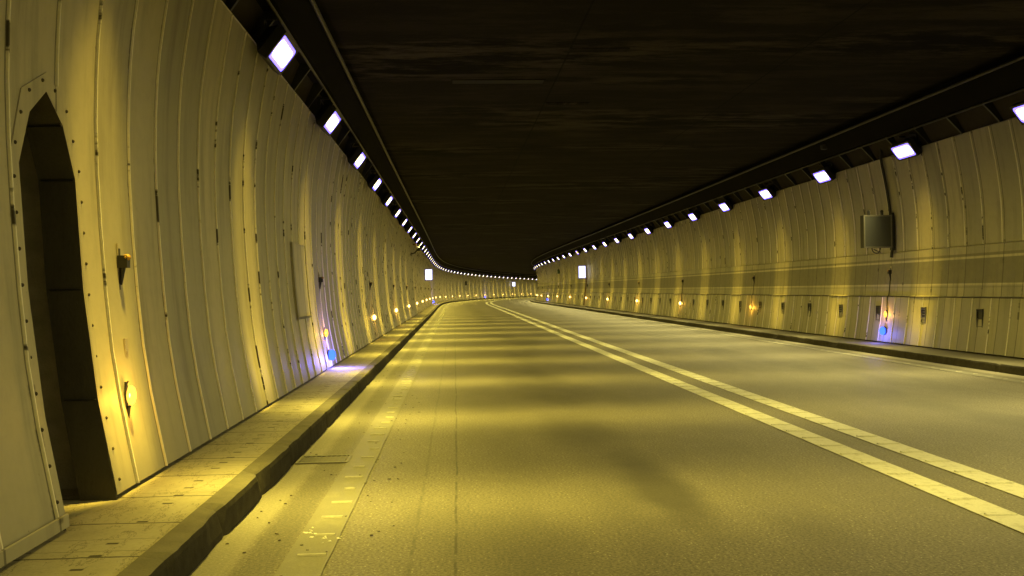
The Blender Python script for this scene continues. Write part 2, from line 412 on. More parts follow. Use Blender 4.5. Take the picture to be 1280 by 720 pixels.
# opening of the emergency niche in the left wall
NC,NW=5.06,.34
def arch(s):
    t=abs(s-NC)
    if t>=NW: return None
    return lerp(t,[0,.2,.34],[2.31,2.17,1.90])
def panel_grid(mb,side,prof,s0,s1,mi=0,cols=2,bul=.004):
    sg=[s0+(s1-s0)*k/cols for k in range(cols+1)]
    rows=[[P(s,side*(u-bul*math.sin(PI*k/cols)),v) for u,v in prof] for k,s in enumerate(sg)]
    mb.grid(rows,[[(s,v) for u,v in prof] for s in sg],mi,True,flip=side<0)
def ridge(mb,side,prof,s,w=.007,h=.013,mi=1):
    q=[(s-w,0.002),(s-w*.8,-h),(s+w*.8,-h),(s+w,0.002)]
    rows=[[P(a,side*(u+d),v) for u,v in prof] for a,d in q]
    mb.grid(rows,[[(s+a-s,v) for u,v in prof] for a,d in q],mi,False,flip=side<0)
kmin=math.ceil((A-SEAM0)/PW); kmax=math.floor((B-SEAM0)/PW)
# left wall
lw=empty('tunnel_wall',P(0,-5.1,0)); tag(lw,'pale bulging metal panel wall with upright seams and pointed niche, left','wall')
mb=MB()
for k in range(kmin,kmax):
    s0=SEAM0+k*PW; s1=s0+PW
    if s1<NC-NW-.001 or s0>NC+NW+.001: panel_grid(mb,-1,PROFL,s0,s1,cols=2 if s0<60 else 1)
    else:
        cuts=sorted(set([s0,s1]+[x for x in [NC-NW,NC+NW] if s0<x<s1]+[NC-NW+i*.034 for i in range(21) if s0<NC-NW+i*.034<s1]))
        for a,b in zip(cuts[:-1],cuts[1:]):
            if b<=NC-NW+1e-6 or a>=NC+NW-1e-6: panel_grid(mb,-1,PROFL,a,b,cols=1,bul=0); continue
            va=arch(a) or 1.90; vb=arch(b) or 1.90; n=14; rows=[];uv=[]
            for s,v0 in ((a,va),(b,vb)):
                vs=[v0+(3.68-v0)*i/n for i in range(n+1)]
                rows.append([P(s,uat(-1,v),v) for v in vs]); uv.append([(s,v) for v in vs])
            mb.grid(rows,uv,0,True,flip=True)
for k in range(kmin,kmax+1):
    s=SEAM0+k*PW; jj=.006*noise.noise(Vector((k*3.1,0,0)))
    pr=PROFL
    if abs(s-NC)<NW:
        v0=arch(s)+.14; pr=[(abs(uat(-1,v0+(3.68-v0)*i/10)),v0+(3.68-v0)*i/10) for i in range(11)]
    ridge(mb,-1,pr,s+jj)
# folded top edge and foot angle
sweep(mb,[(-5.095,3.68),(-5.082,3.687),(-5.095,3.70),(-5.16,3.70)],srange(A,B,.5,1.5),uvmode='sv',mi=0)
for a,b in ((A,NC-NW),):
    sweep(mb,[(-5.052,.235),(-5.044,.231),(-5.040,.172),(-5.05,.168)],srange(a,b,.5,1.5),uvmode='sv',mi=0)
mb.build('cladding',[M_PL,M_RIDGE],lw).matrix_parent_inverse=Matrix.Translation(-lw.location)
# right wall
rw=empty('tunnel_wall',P(0,5.2,0)); tag(rw,'panel wall with grey painted band between pale lines, right','wall')
mb=MB()
for k in range(kmin,kmax):
    s0=SEAM0+k*PW+.21; panel_grid(mb,1,PRRL,s0,s0+PW,cols=2 if s0<60 else 1)
for k in range(kmin,kmax+1): ridge(mb,1,PRRL,SEAM0+k*PW+.21,h=.013)
mb.build('lower_cladding',[M_PR,M_RIDGE],rw)
mb=MB()
sweep(mb,[(5.278,1.022),(5.255,1.030),(5.285,1.040)]+PRRM[1:],srange(A,B,.5,1.5),uvmode='sv',mi=0)
for k in range(kmin,kmax+1,1): ridge(mb,1,PRRM,SEAM0+k*PW+.21,w=.003,h=.001,mi=0)
mb.build('banded_cladding',[M_PB,M_RIDGE],rw)
mb=MB()
for k in range(kmin,kmax):
    s0=SEAM0+k*PW+.05; panel_grid(mb,1,PRRU,s0,s0+PW,cols=2 if s0<60 else 1)
for k in range(kmin,kmax+1): ridge(mb,1,PRRU,SEAM0+k*PW+.05)
sweep(mb,[(5.17,3.70),(5.157,3.707),(5.17,3.72),(5.24,3.72)],srange(A,B,.5,1.5),uvmode='sv',mi=0)
mb.build('upper_cladding',[M_PR,M_RIDGE],rw)
mb=MB()
sweep(mb,[(5.300,1.012),(5.248,1.012),(5.248,1.020),(5.300,1.020)],srange(A,B,.5,1.5),uvmode='sv')
mb.build('drip_rail',M_DSTEEL,rw)
for c in [c for c in bpy.data.objects if c.parent==rw]: c.matrix_parent_inverse=Matrix.Translation(-rw.location)

# ---------------------------------------------------------------- ceiling, haunches, beams
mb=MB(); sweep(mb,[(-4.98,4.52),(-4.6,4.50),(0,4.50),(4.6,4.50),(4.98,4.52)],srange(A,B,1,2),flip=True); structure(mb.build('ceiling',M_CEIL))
# rock-side concrete lining behind the cladding, split round the niche
mb=MB()
for side in (-1,1):
    segs=((A,4.3),(5.75,B)) if side<0 else ((A,B),)
    for a,b in segs: sweep(mb,[(side*5.6,-.2),(side*5.6,3.60)],srange(a,b,2,2),uvmode='sv',flip=side<0)
structure(mb.build('tunnel_lining',M_ROUGH))
for side,lab in ((-1,'sooty concrete beam with pipe above the left floodlights'),(1,'sooty concrete beam with pipe above the right floodlights')):
    bm=empty('haunch_beam',P(0,side*4.9,4.1)); tag(bm,lab,'beam'); inv=Matrix.Translation(-bm.location)
    mb=MB(); x=.07 if side>0 else 0
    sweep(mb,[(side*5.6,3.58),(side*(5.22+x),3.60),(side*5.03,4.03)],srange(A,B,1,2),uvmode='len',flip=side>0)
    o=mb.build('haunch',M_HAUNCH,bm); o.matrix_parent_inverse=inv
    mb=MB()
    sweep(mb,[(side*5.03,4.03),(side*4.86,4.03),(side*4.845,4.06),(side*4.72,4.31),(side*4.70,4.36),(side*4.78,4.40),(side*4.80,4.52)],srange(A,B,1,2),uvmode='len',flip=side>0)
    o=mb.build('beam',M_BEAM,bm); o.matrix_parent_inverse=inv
    mb=MB(); mb.tube([P(s,side*4.665,4.36) for s in srange(A,B,1,2)],.028,8); mb.tube([P(s,side*4.90,3.995) for s in srange(A,B,1,2)],.018,6)
    o=mb.build('conduit',M_DSTEEL,bm); o.matrix_parent_inverse=inv
    k=0; s=-2.6+(.3 if side>0 else 0)
    while k<95:
        mb=MB(); t=.022
        pts=[(5.16+x,3.63),(5.04+x*.6,3.80),(4.90,3.985),(4.90,4.03),(5.03,4.03),(5.22+x,3.63)]
        fr=[P(s-t,side*u,v) for u,v in pts]; bk=[P(s+t,side*u,v) for u,v in pts]
        mb.quad(fr); mb.quad(list(reversed(bk)))
        for i in range(len(pts)):
            j=(i+1)%len(pts); mb.quad([fr[i],bk[i],bk[j],fr[j]])
        o=mb.build('bracket',M_BLACK,bm); o.matrix_parent_inverse=inv; s+=PW*2; k+=1
# pipe saddles on the beam's upper conduit are small clamps: part of the conduit run

# ---------------------------------------------------------------- niche
ORD=['nearest','second','third','fourth','fifth','sixth','seventh','eighth','ninth','tenth','eleventh','twelfth','thirteenth','fourteenth','fifteenth','sixteenth','seventeenth','eighteenth','nineteenth','twentieth']
ni=empty('emergency_niche',P(NC,-5.3,.15)); tag(ni,'dark pointed doorway niche with bolted edge in the left wall','niche'); inv=Matrix.Translation(-ni.location)
path=[(NC-NW,.13),(NC-NW,.7),(NC-NW,1.3),(NC-NW,1.90),(NC-.2,2.17),(NC,2.31),(NC+.2,2.17),(NC+NW,1.90),(NC+NW,1.3),(NC+NW,.7),(NC+NW,.13)]
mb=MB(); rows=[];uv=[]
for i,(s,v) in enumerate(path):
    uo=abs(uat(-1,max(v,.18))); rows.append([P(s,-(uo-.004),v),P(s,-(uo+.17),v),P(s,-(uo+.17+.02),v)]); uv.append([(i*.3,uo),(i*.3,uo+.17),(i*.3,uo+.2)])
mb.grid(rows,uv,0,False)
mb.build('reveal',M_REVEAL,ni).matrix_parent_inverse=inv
mb=MB()
for s0,s1,z1 in ((4.3,5.75,2.6),):
    u0,u1=5.30,6.0
    q=lambda s,u,v:P(s,-u,v)
    mb.grid([[q(s0,u1,v) for v in (.1,.8,1.6,z1)],[q(s1,u1,v) for v in (.1,.8,1.6,z1)]],[[(s0,v) for v in (.1,.8,1.6,z1)],[(s1,v) for v in (.1,.8,1.6,z1)]],0,False)
    for s in (s0,s1): mb.quad([q(s,u0,.1),q(s,u1,.1),q(s,u1,z1),q(s,u0,z1)],[(u0,.1),(u1,.1),(u1,z1),(u0,z1)])
    mb.quad([q(s0,u0,z1),q(s1,u0,z1),q(s1,u1,z1),q(s0,u1,z1)],[(s0,0),(s1,0),(s1,1),(s0,1)])
mb.build('back_wall',M_ROUGH,ni).matrix_parent_inverse=inv
mb=MB()
out=[]
for i,(s,v) in enumerate(path):
    d=.085; ds=(-d if s<NC-.01 else (d if s>NC+.01 else 0)); dv=d*1.15 if 1.95<v else (.03 if v>1.8 else 0)
    out.append((s+ds,v+dv))
rows=[[P(s,uat(-1,max(v,.18))+.006,max(v,.18)),P(s2,uat(-1,max(v2,.18))+.006,max(v2,.18)),P(s2,uat(-1,max(v2,.18))-.004,max(v2,.18))] for (s,v),(s2,v2) in zip(path,out)]
mb.grid(rows,[[(s,v),(s2,v2),(s2,v2+.01)] for (s,v),(s2,v2) in zip(path,out)],0,False,flip=True)
mb.build('door_trim',M_PL,ni).matrix_parent_inverse=inv
for i in range(1,len(path)-1):
    s,v=path[i]; uo=abs(uat(-1,max(v,.18))); n=Vector((0,0,-.005)) if v>1.5 else Vector((0,0,0)); ds=-.004 if s>NC else .004
    mb=MB(); mb.tube([P(s+ds,-(uo+.002),v)+n,P(s+ds,-(uo+.17),v)+n],.006,5); mb.build('joint_strip',M_BLACK,ni).matrix_parent_inverse=inv
def along(pl,step):
    res=[];acc=0
    for (a,b),(c,d) in zip(pl[:-1],pl[1:]):
        L=math.hypot(c-a,d-b); t=step-acc
        while t<L: res.append((a+(c-a)*t/L,b+(d-b)*t/L)); t+=step
        acc=(acc+L)%step
    return res
for (s,v) in along([((a+c)/2+(c-a)*.25,(b+d)/2+(d-b)*.25) for (a,b),(c,d) in zip(path,out)],.17):
    mb=MB(); mb.ell(P(s,uat(-1,max(v,.2))+.008,v),(.010,.010,.010),0,8,5); mb.build('bolt',M_BOLT,ni).matrix_parent_inverse=inv
mb=MB(); 
mb.tube([P(4.82,-5.42,1.42),P(4.85,-5.36,1.46),P(4.90,-5.36,1.44),P(4.92,-5.40,1.36),P(4.92,-5.43,1.0),P(4.90,-5.43,.6),P(4.93,-5.45,.2)],.011,8)
mb.build('hose',M_BLUEPIPE,ni).matrix_parent_inverse=inv

# ---------------------------------------------------------------- floodlights
# local frame: +x inward to the road, +y along the tunnel, z up. face looks inward and down
def flood_parts(root,lensmat):
    R=Matrix.Rotation(math.radians(37),3,'Y')     # tilt +x downwards
    L,H=.68,.26
    mb=MB()
    # tapering black housing behind the glass
    f=[(0,-L/2-.03,-H/2-.03),(0,L/2+.03,-H/2-.03),(0,L/2+.03,H/2+.03),(0,-L/2-.03,H/2+.03)]
    g=[(-.10,-L/2-.03,-H/2-.03),(-.10,L/2+.03,-H/2-.03),(-.10,L/2+.03,H/2+.03),(-.10,-L/2-.03,H/2+.03)]
    b=[(-.20,-L/2+.07,-H/2+.05),(-.20,L/2-.07,-H/2+.05),(-.20,L/2-.07,H/2-.03),(-.20,-L/2+.07,H/2-.03)]
    i_=[(0,-L/2,-H/2),(0,L/2,-H/2),(0,L/2,H/2),(0,-L/2,H/2)]
    T=lambda l:[R@Vector(p) for p in l]
    f,g,b,i_=T(f),T(g),T(b),T(i_)
    for k in range(4):
        j=(k+1)%4; mb.quad([g[k],g[j],f[j],f[k]]); mb.quad([b[k],b[j],g[j],g[k]]); mb.quad([f[k],f[j],i_[j],i_[k]])
    mb.quad(list(reversed(b)))
    for yy in (-.24,-.12,0,.12,.24): mb.box(R@Vector((-.205,yy,.02)),(.05,.012,.16),R=R)
    mb.build('housing',M_BLACK,root)
    mb=MB(); rr_=lambda l,h,r:[R@Vector((-.006,sx*(l-r)+r*math.cos(a),sz*(h-r)+r*math.sin(a))) for sx,sz,a0 in ((1,1,0),(-1,1,PI/2),(-1,-1,PI),(1,-1,3*PI/2)) for a in (a0,a0+PI/8,a0+PI/4,a0+3*PI/8,a0+PI/2)]
    o2=rr_(L/2-.035,H/2-.035,.06); o3=rr_(L/2,H/2,.05)
    i2=[R@Vector((-.006,y,z)) for y,z in ((-L/2+.035,-H/2+.035),(L/2-.035,-H/2+.035),(L/2-.035,H/2-.035),(-L/2+.035,H/2-.035))]
    i3=[R@Vector((-.006,y,z)) for y,z in ((-L/2,-H/2),(L/2,-H/2),(L/2,H/2),(-L/2,H/2))]
    mb.quad(o2,mi=0)
    for k in range(20):
        j=(k+1)%20; mb.quad([o3[k],o3[j],o2[j],o2[k]],mi=1)
    mb.quad([p+R@Vector((-.008,0,0)) for p in i3],mi=2)
    mb.build('glass',[lensmat,M_FRINGE,M_BLACK],root)
    mb=MB()
    for yy in (-.2,.2): mb.box((-.16,yy,.20),(.04,.035,.20)); mb.box((-.10,yy,.30),(.16,.035,.03))
    mb.box((-.16,0,.285),(.04,.44,.03))
    mb.tube([(-.16,.20,.16),(-.20,.30,.10),(-.18,.28,-.02)],.01,6)
    mb.build('bracket',M_BLACK,root)
def shaped_light(name,col,power,base,sheet,spill,wid=.2):
    ld=bpy.data.lights.new(name,'POINT'); ld.energy=power; ld.color=(1,1,1); ld.shadow_soft_size=.05
    ld.use_nodes=True; t=ld.node_tree; em=[n for n in t.nodes if n.type=='EMISSION'][0]
    tc=t.nodes.new('ShaderNodeTexCoord'); sp=t.nodes.new('ShaderNodeSeparateXYZ'); t.links.new(tc.outputs['Normal'],sp.inputs[0])
    def m(op,a,b=0.0,c=None,cl=False):
        o=t.nodes.new('ShaderNodeMath'); o.operation=op; o.use_clamp=cl
        for i,x in enumerate((a,b,c)):
            if x is None: continue
            if isinstance(x,(int,float)): o.inputs[i].default_value=x
            else: t.links.new(x,o.inputs[i])
        return o.outputs[0]
    X,Y,Z=sp.outputs
    gy=lambda w:m('EXPONENT',m('MULTIPLY',m('POWER',m('DIVIDE',m('ABSOLUTE',Y),w),2.0),-1.0))
    def ss(x,a,b):
        o=t.nodes.new('ShaderNodeMapRange'); o.interpolation_type='SMOOTHSTEP'; t.links.new(x,o.inputs[0]); o.inputs[1].default_value=a; o.inputs[2].default_value=b; return o.outputs[0]
    down=m('MULTIPLY_ADD',ss(m('MULTIPLY',Z,-1.0),.18,.60),.62,m('MULTIPLY',ss(m('MULTIPLY',Z,-1.0),-.02,.2),.38))
    inw=ss(X,-.16,.22)
    main=m('MULTIPLY',m('MULTIPLY_ADD',gy(wid),sheet,base),m('MULTIPLY',down,inw))
    up=m('MULTIPLY',ss(Z,-.1,.2),.0012)
    nx=m('MAXIMUM',m('MULTIPLY',X,-1.0),.03)
    box=m('SUBTRACT',1.0,ss(m('DIVIDE',m('ABSOLUTE',Y),m('ADD',nx,.05)),.45,1.3))
    sw=m('MULTIPLY',m('MULTIPLY',m('POWER',nx,-2.5),m('MULTIPLY',box,spill)),m('MULTIPLY',ss(m('MULTIPLY',X,-1.0),.055,.11),ss(m('MULTIPLY',Z,-1.0),.80,.96)))
    # the beam is pale, what leaks back along the cladding is a deeper yellow
    cm=t.nodes.new('ShaderNodeMixRGB'); cm.inputs[1].default_value=col+(1,); cm.inputs[2].default_value=(1,.68,.07,1)
    tot=m('ADD',m('ADD',main,up),sw)
    t.links.new(m('DIVIDE',sw,m('ADD',tot,.0001)),cm.inputs[0])
    t.links.new(cm.outputs[0],em.inputs['Color']); t.links.new(tot,em.inputs['Strength'])
    return ld
LD_L=shaped_light('floodlight_beam',(1,.775,.10),1820,.17,.95,.0046,.18)
LD_R=shaped_light('floodlight_beam',(1,.835,.27),1300,.24,.65,.0040,.21)
def make_flood(lens,ld):
    r=empty('floodlight'); flood_parts(r,lens)
    lo=bpy.data.objects.new('floodlight_beam',ld); C.objects.link(lo); lo.parent=r; lo.location=(.045,0,-.035)
    return r
SW=3.88614
protoL=make_flood(M_LENS,LD_L); protoR=make_flood(M_LENS,LD_R); protoY=make_flood(M_LENSY,LD_R)
def flood_label(side,n):
    w='left' if side<0 else 'right'
    if n<0: return 'white floodlight on the %s wall, behind the viewer'%w
    if n==0: return 'nearest lit white floodlight above the %s wall'%w if side<0 else 'white floodlight cut by the right picture edge above the wall'
    if n<20: return '%s lit white floodlight counting away along the %s wall top'%(ORD[n],w)
    return ('tiny far white floodlight in the merged row round the bend, left wall' if side<0 else 'tiny far white floodlight near where the right wall hides the tunnel')
used=set()
for side,ph,off in ((-1,9.65496,0),(1,17.06556-SW,0)):
    i0=-8 if side<0 else -8
    for i in range(i0,57):
        s=ph+i*SW
        if s<A+1 or s>B-4: continue
        if side<0 and i<-4: continue
        src=protoL if side<0 else (protoY if i==13 else protoR)
        o=src if src not in used else copy_thing(src); used.add(src)
        place(o,s,side*(4.855 if side<0 else 4.93),3.62 if side<0 else 3.655,side)
        lab=flood_label(side,i)
        if side>0 and i==13: lab='only amber tinted floodlight in the row above the right wall'
        tag(o,lab,'floodlight','floodlights above the %s wall'%('left' if side<0 else 'right'))

# ---------------------------------------------------------------- amber and blue marker lamps, buttons
def pl(name,col,e,r=.03):
    ld=bpy.data.lights.new(name,'POINT'); ld.energy=e; ld.color=col; ld.shadow_soft_size=r; return ld
LA=pl('amber_glow',(1,.46,.04),4.5,.015); LBL=pl('blue_glow',(.22,.18,1.0),34,.05); LBR=pl('blue_glow',(.18,.18,1.0),11,.04)
def make_amber(glass,tall):
    r=empty('marker_lamp')
    mb=MB(); mb.box((.006,0,-.02),(.010,.028,.20),bev=0); mb.tube([(.006,0,.07),(.02,0,.085)],[.008,.005],6)
    mb.tube([(.02,0,-.06),(.014,0,-.14),(.010,.004,-.22)],[.014,.008,.003],6); mb.build('base',M_DSTEEL,r)
    mb=MB(); mb.ell((.037,0,0),(.028,.034,.060) if tall else (.045,.05,.065)); mb.build('lens',M_AMBER_GLOBE if tall else glass,r)
    if tall: mb=MB(); mb.ell((.037,0,.002),(.012,.036,.034)); mb.build('bulb',glass,r)
    lo=bpy.data.objects.new('lamp_glow',LA); C.objects.link(lo); lo.parent=r; lo.location=(.10,0,0); return r
def make_blue(ld):
    r=empty('blue_marker_lamp')
    mb=MB(); mb.tube([(0,0,0),(.012,0,0)],.088,14); mb.build('base',M_DSTEEL,r)
    mb=MB(); mb.ell((.054,0,0),(.058,.070,.080)); mb.build('lens',M_BLUE,r)
    lo=bpy.data.objects.new('lamp_glow',ld); C.objects.link(lo); lo.parent=r; lo.location=(.21,0,-.03); return r
def make_button():
    r=empty('call_button')
    mb=MB(); mb.box((.004,0,-.14),(.008,.045,.50)); mb.box((.010,0,-.14),(.006,.020,.44),mi=1); mb.build('backing_strip',[M_PLATE,M_DSTEEL],r)
    mb=MB(); mb.box((.035,0,0),(.06,.055,.075)); mb.tube([(.03,0,-.035),(.02,0,-.14)],[.018,.006],6); mb.build('body',M_BLACK,r)
    mb=MB(); mb.ell((.055,-.004,.026),(.026,.026,.020)); mb.build('cap',M_ORANGE,r); return r
SA=8.62882
aN=make_amber(M_AMBER,True); aF=make_amber(M_AMBER_FAR,False)
bL=make_blue(LBL); bR=make_blue(LBR); bt=make_button(); used=set()
def get(src):
    if src in used: return copy_thing(src)
    used.add(src); return src
for side,ph,nmax,blues in ((-1,5.8295,24,(1,9,17)),(1,18.45469,14,(0,8))):
    w='left' if side<0 else 'right'; va=.677; 
    for i in range(-1,nmax):
        s=ph+i*SA
        o=get(aN if (i<2) else aF); place(o,s,uat(side,va)-side*.004,va,side)
        n=i if side<0 else i
        lab='amber marker lamp on the %s wall, outside the picture'%w if i<0 else ('%s glowing amber marker lamp low on the %s wall'%(ORD[i],w) if i<19 else 'tiny far amber marker lamp low on the wall round the bend')
        tag(o,lab,'marker lamp','amber marker lamps on the %s wall'%w)
        if i in blues:
            v=.677-.325; o=get(bL if side<0 else bR); place(o,s,uat(side,v)-side*.004,v,side)
            lab={(-1,1):'large blue lamp low on left wall lighting the walkway violet',(-1,9):'small blue lamp where the left kerb starts to bend',(-1,17):'far blue lamp on the end wall below the bend floodlights',(1,0):'bright blue lamp under the sign box, low on right wall',(1,8):'far blue lamp low on right wall near its vanishing edge'}[(side,i)]
            tag(o,lab,'marker lamp','blue marker lamps')
        if -1<i<12:
            sb=s+.16 if side<0 else s+.02; vb=1.47 if side<0 else 1.50
            o=get(bt); place(o,sb,uat(side,vb)-side*.002,vb,side)
            tag(o,'%s black call button above an amber lamp on the %s wall'%(ORD[i],w),'call button','call buttons on the %s wall'%w)
# small blank plate between button and lamp
pt=MB(); pt.box((.006,0,0),(.012,.06,.115),bev=0); pt.box((.014,0,-.03),(.006,.02,.02)); pt=pt.build('blank_plate',M_PLATE)
place(pt,5.97,uat(-1,.95),.95,-1); tag(pt,'small blank cover plate between call button and nearest amber lamp','plate')
# cable from the right-hand button down to its lamp, and ones farther on
for i in range(0,4):
    s=18.45469+i*SA+.02; o=MB(); o.tube([P(s,uat(1,v)-.012,v) for v in (1.42,1.2,1.05)]+[P(s,uat(1,.95)-.02,1.0),P(s,uat(1,.8)-.012,.78)],.008,6)
    o=o.build('cable',M_DSTEEL,origin=P(s,5.3,.7)); tag(o,'thin %s cable joining a call button to an amber lamp, right wall'%ORD[i],'cable','lamp cables on the right wall')

# hatch in the left wall
h=empty('wall_hatch',P(12.7,-5.25,.95)); tag(h,'pale access hatch with dark left and bottom gaps, left wall','hatch'); inv=Matrix.Translation(-h.location)
mb=MB(); vs=[.97+.94*i/8 for i in range(9)]
rows=[[P(s,uat(-1,v)+.024,v) for v in vs] for s in (12.27,12.8,13.30)]
mb.grid(rows,[[(s,v) for v in vs] for s in (12.27,12.8,13.30)],0,True,flip=True)
for s in (12.27,13.30): mb.grid([[P(s,uat(-1,v)+.030,v) for v in vs],[P(s,uat(-1,v),v) for v in vs]],[[(s,v) for v in vs],[(s+.03,v) for v in vs]],0)
for v in (.97,1.91): mb.quad([P(12.27,uat(-1,v)+.03,v),P(13.3,uat(-1,v)+.03,v),P(13.3,uat(-1,v),v),P(12.27,uat(-1,v),v)])
mb.build('panel',M_PL,h).matrix_parent_inverse=inv
mb=MB()
mb.grid([[P(s,uat(-1,v)+.036,v) for v in vs] for s in (12.245,12.27)],[[(0,0)]*9]*2,0,False,flip=True)
mb.quad([P(12.235,uat(-1,.94)+.036,.94),P(13.32,uat(-1,.94)+.036,.94),P(13.32,uat(-1,.97)+.036,.97),P(12.235,uat(-1,.97)+.036,.97)])
mb.build('gap_seal',M_BLACK,h).matrix_parent_inverse=inv

# ---------------------------------------------------------------- vents in the lower right cladding
def make_vent(slats):
    r=empty('wall_vent')
    mb=MB(); W,H=.16,.30
    for y,z,a,b in ((-W/2,0,.018,H),(W/2,0,.018,H),(0,H/2,W+.018,.018),(0,-H/2,W+.018,.018)): mb.box((.012,y,z),(.022,a,b))
    mb.build('frame',M_STEEL if slats else M_DSTEEL,r)
    mb=MB(); mb.box((.006,0,0),(.004,W-.02,H-.02),mi=1)
    n=6 if slats else 3
    for k in range(n): mb.box((.016,0,-H/2+.03+(H-.06)*k/(n-1)),(.016,W-.02,.007),R=Matrix.Rotation(.5,3,'Y'))
    mb.build('louvre',[M_STEEL if slats else M_DSTEEL,M_BLACK],r); return r
vA,vB=make_vent(True),make_vent(False); k=0
while True:
    s=13.24+1.868*k
    if s>92: break
    if k==0: k+=1; continue
    o=get(vA if k%2==0 else vB); place(o,s,uat(1,.68)+.004,.68,1)
    tag(o,('%s small louvred vent low on the right wall, counting away'%(ORD[k-1])) if k<=20 else 'tiny far vent low on the right wall','vent','vents low on the right wall'); k+=1

# ---------------------------------------------------------------- sign boxes
def sign_box(s,side,u_in,u_out,v0,v1,lit,label,post=None):
    r=empty('sign_box',P(s,side*u_out,v0)); tag(r,label,'sign'); inv=Matrix.Translation(-r.location)
    Rz=Matrix.Rotation(-head(s),3,'Z'); uc=(u_in+u_out)/2; vc=(v0+v1)/2; w=u_out-u_in; hh=v1-v0
    mb=MB(); mb.box(P(s,side*uc,vc),(w,.15,hh),R=Rz)
    t=.025
    for (uu,vv,a,b) in ((u_in+t/2,vc,t,hh+.01),(u_out-t/2,vc,t,hh+.01),(uc,v0+t/2,w-2*t,t),(uc,v1-t/2,w-2*t,t)): mb.box(P(s-.083,side*uu,vv),(a,.02,b),R=Rz,mi=1)
    mb.build('casing',[M_SIGNB if False else M_DSTEEL,M_STEEL if not lit else M_SIGNB],r).matrix_parent_inverse=inv
    mb=MB(); mb.box(P(s-.080,side*uc,vc),(w-2*t,.008,hh-2*t),R=Rz); mb.build('face',M_SIGN if lit else M_GREY,r).matrix_parent_inverse=inv
    if not lit:
        mb=MB()
        for uu in (uc-.14,uc+.12): mb.box(P(s,side*uu,v1+.03),(.035,.05,.07),R=Rz); mb.ell(P(s,side*uu,v1+.075),(.032,.032,.032))
        mb.build('clamp',M_BLACK,r).matrix_parent_inverse=inv
        mb=MB(); pts=[]
        for k in range(13):
            a=-PI*k/12; pts.append(P(s-.04,side*(uc-.02)+.085*math.cos(a)*-1,v0-.005+.10*math.sin(a)))
        mb.tube(pts,.010,6); mb.tube([P(s-.02,uc+.06,v0),P(s-.02,uc+.07,v0-.09),P(s-.02,uc-.06,v0-.03)],.010,6)
        mb.build('cable_loop',M_BLACK,r).matrix_parent_inverse=inv
    if post:
        a,b=post; mb=MB(); n=16; mb.tube([P(s+.05,uat(side,min(3.68,a+(b-a)*i/n))-side*(.05),a+(b-a)*i/n) for i in range(n+1)],.03,8)
        if not lit: mb.box(P(s+.03,uat(side,(v0+v1)/2)-side*.04,(v0+v1)/2),(.07,.10,hh+.10),R=Rz)
        mb.build('post',M_BLACK if not lit else M_RUST,r).matrix_parent_inverse=inv
    return r
sign_box(18.35,1,4.70,5.26,1.97,2.60,False,'square unlit grey sign box with clamps and cable loop, right wall',(1.78,3.98))
sign_box(62.1,1,4.78,5.25,1.95,2.74,True,'lit white sign box on rusty post, farther down right wall',(.2,1.98))
sign_box(65.7,-1,4.68,5.17,2.02,2.75,True,'lit white sign box sticking out of the left wall')
sign_box(178.5,-1,4.55,5.1,2.1,2.9,True,'far lit sign box above the kerb round the bend')
# small far boxes and camera
def small_box(name,s,side,v,dims,mat,label,cat):
    r=MB(); r.box((dims[0]/2,0,0),dims,bev=.01); r.box((dims[0]+.006,0,0),(.012,dims[1]*.8,dims[2]*.8)); r.box((dims[0]*.4,0,dims[2]/2+.02),(dims[0]*.5,.05,.04))
    o=r.build(name,mat); place(o,s,uat(side,v),v,side); tag(o,label,cat); return o
small_box('junction_box',134.1,-1,2.4,(.2,1.0,.55),M_BLACK,'black box on the wall of the far bend','box')
small_box('green_sign',78.4,1,2.69,(.12,.9,.35),M_GREEN,'small dark green plate high on the far right wall','sign')
cam_=empty('security_camera',P(44.7,-5.15,3.2)); tag(cam_,'dark camera on a bracket below the left floodlights','camera'); inv=Matrix.Translation(-cam_.location)
mb=MB(); mb.box(P(44.7,-4.85,3.28),(.16,.42,.16),R=Matrix.Rotation(.35,3,'X')); mb.box(P(44.45,-4.85,3.35),(.20,.10,.05)); mb.build('body',M_BLACK,cam_).matrix_parent_inverse=inv
mb=MB(); mb.tube([P(44.7,-5.2,3.0),P(44.7,-5.02,3.05),P(44.7,-4.86,3.22)],.03,8); mb.box(P(44.7,-5.19,3.0),(.03,.16,.2)); mb.build('arm',M_BLACK,cam_).matrix_parent_inverse=inv
mb=MB(); mb.ell(P(44.55,-5.0,3.42),(.10,.10,.05)); mb.build('cap',M_ORANGE,cam_).matrix_parent_inverse=inv
small_box('conduit_box',23.3,1,3.96,(.10,.16,.10),M_DSTEEL,'little dark box under the beam beside right floodlights','box').location=P(20.3,4.80,4.22)

# ---------------------------------------------------------------- ceiling slots
def slot(s,u0,u1,w,label,open_=True):
    r=empty('ceiling_vent',P(s,(u0+u1)/2,4.49)); tag(r,label,'vent'); inv=Matrix.Translation(-r.location)
    mb=MB(); Rz=Matrix.Rotation(-head(s),3,'Z'); uc=(u0+u1)/2; L=u1-u0; t=.02
    for ds,du,a,b in ((-w/2,0,L,t),(w/2,0,L,t),(0,-L/2,t,w+t),(0,L/2,t,w+t)): mb.box(P(s+ds,uc+du,4.496),(a,b,.010),R=Rz)
    mb.build('frame',M_BEAM if open_ else M_CEIL,r).matrix_parent_inverse=inv
    mb=MB(); mb.box(P(s,uc,4.497),(L-.02,w-.02,.004),R=Rz); mb.build('grille',M_VOID if open_ else M_CEIL,r).matrix_parent_inverse=inv
slot(14.99,-3.2,-1.77,.30,'long black slot vent in the dark ceiling')
slot(13.0,-1.61,-.81,.16,'faint framed plate in the ceiling nearest the viewer',False)
slot(16.75,-1.57,-.84,.14,'faint framed plate in the ceiling beyond the black slot',False)

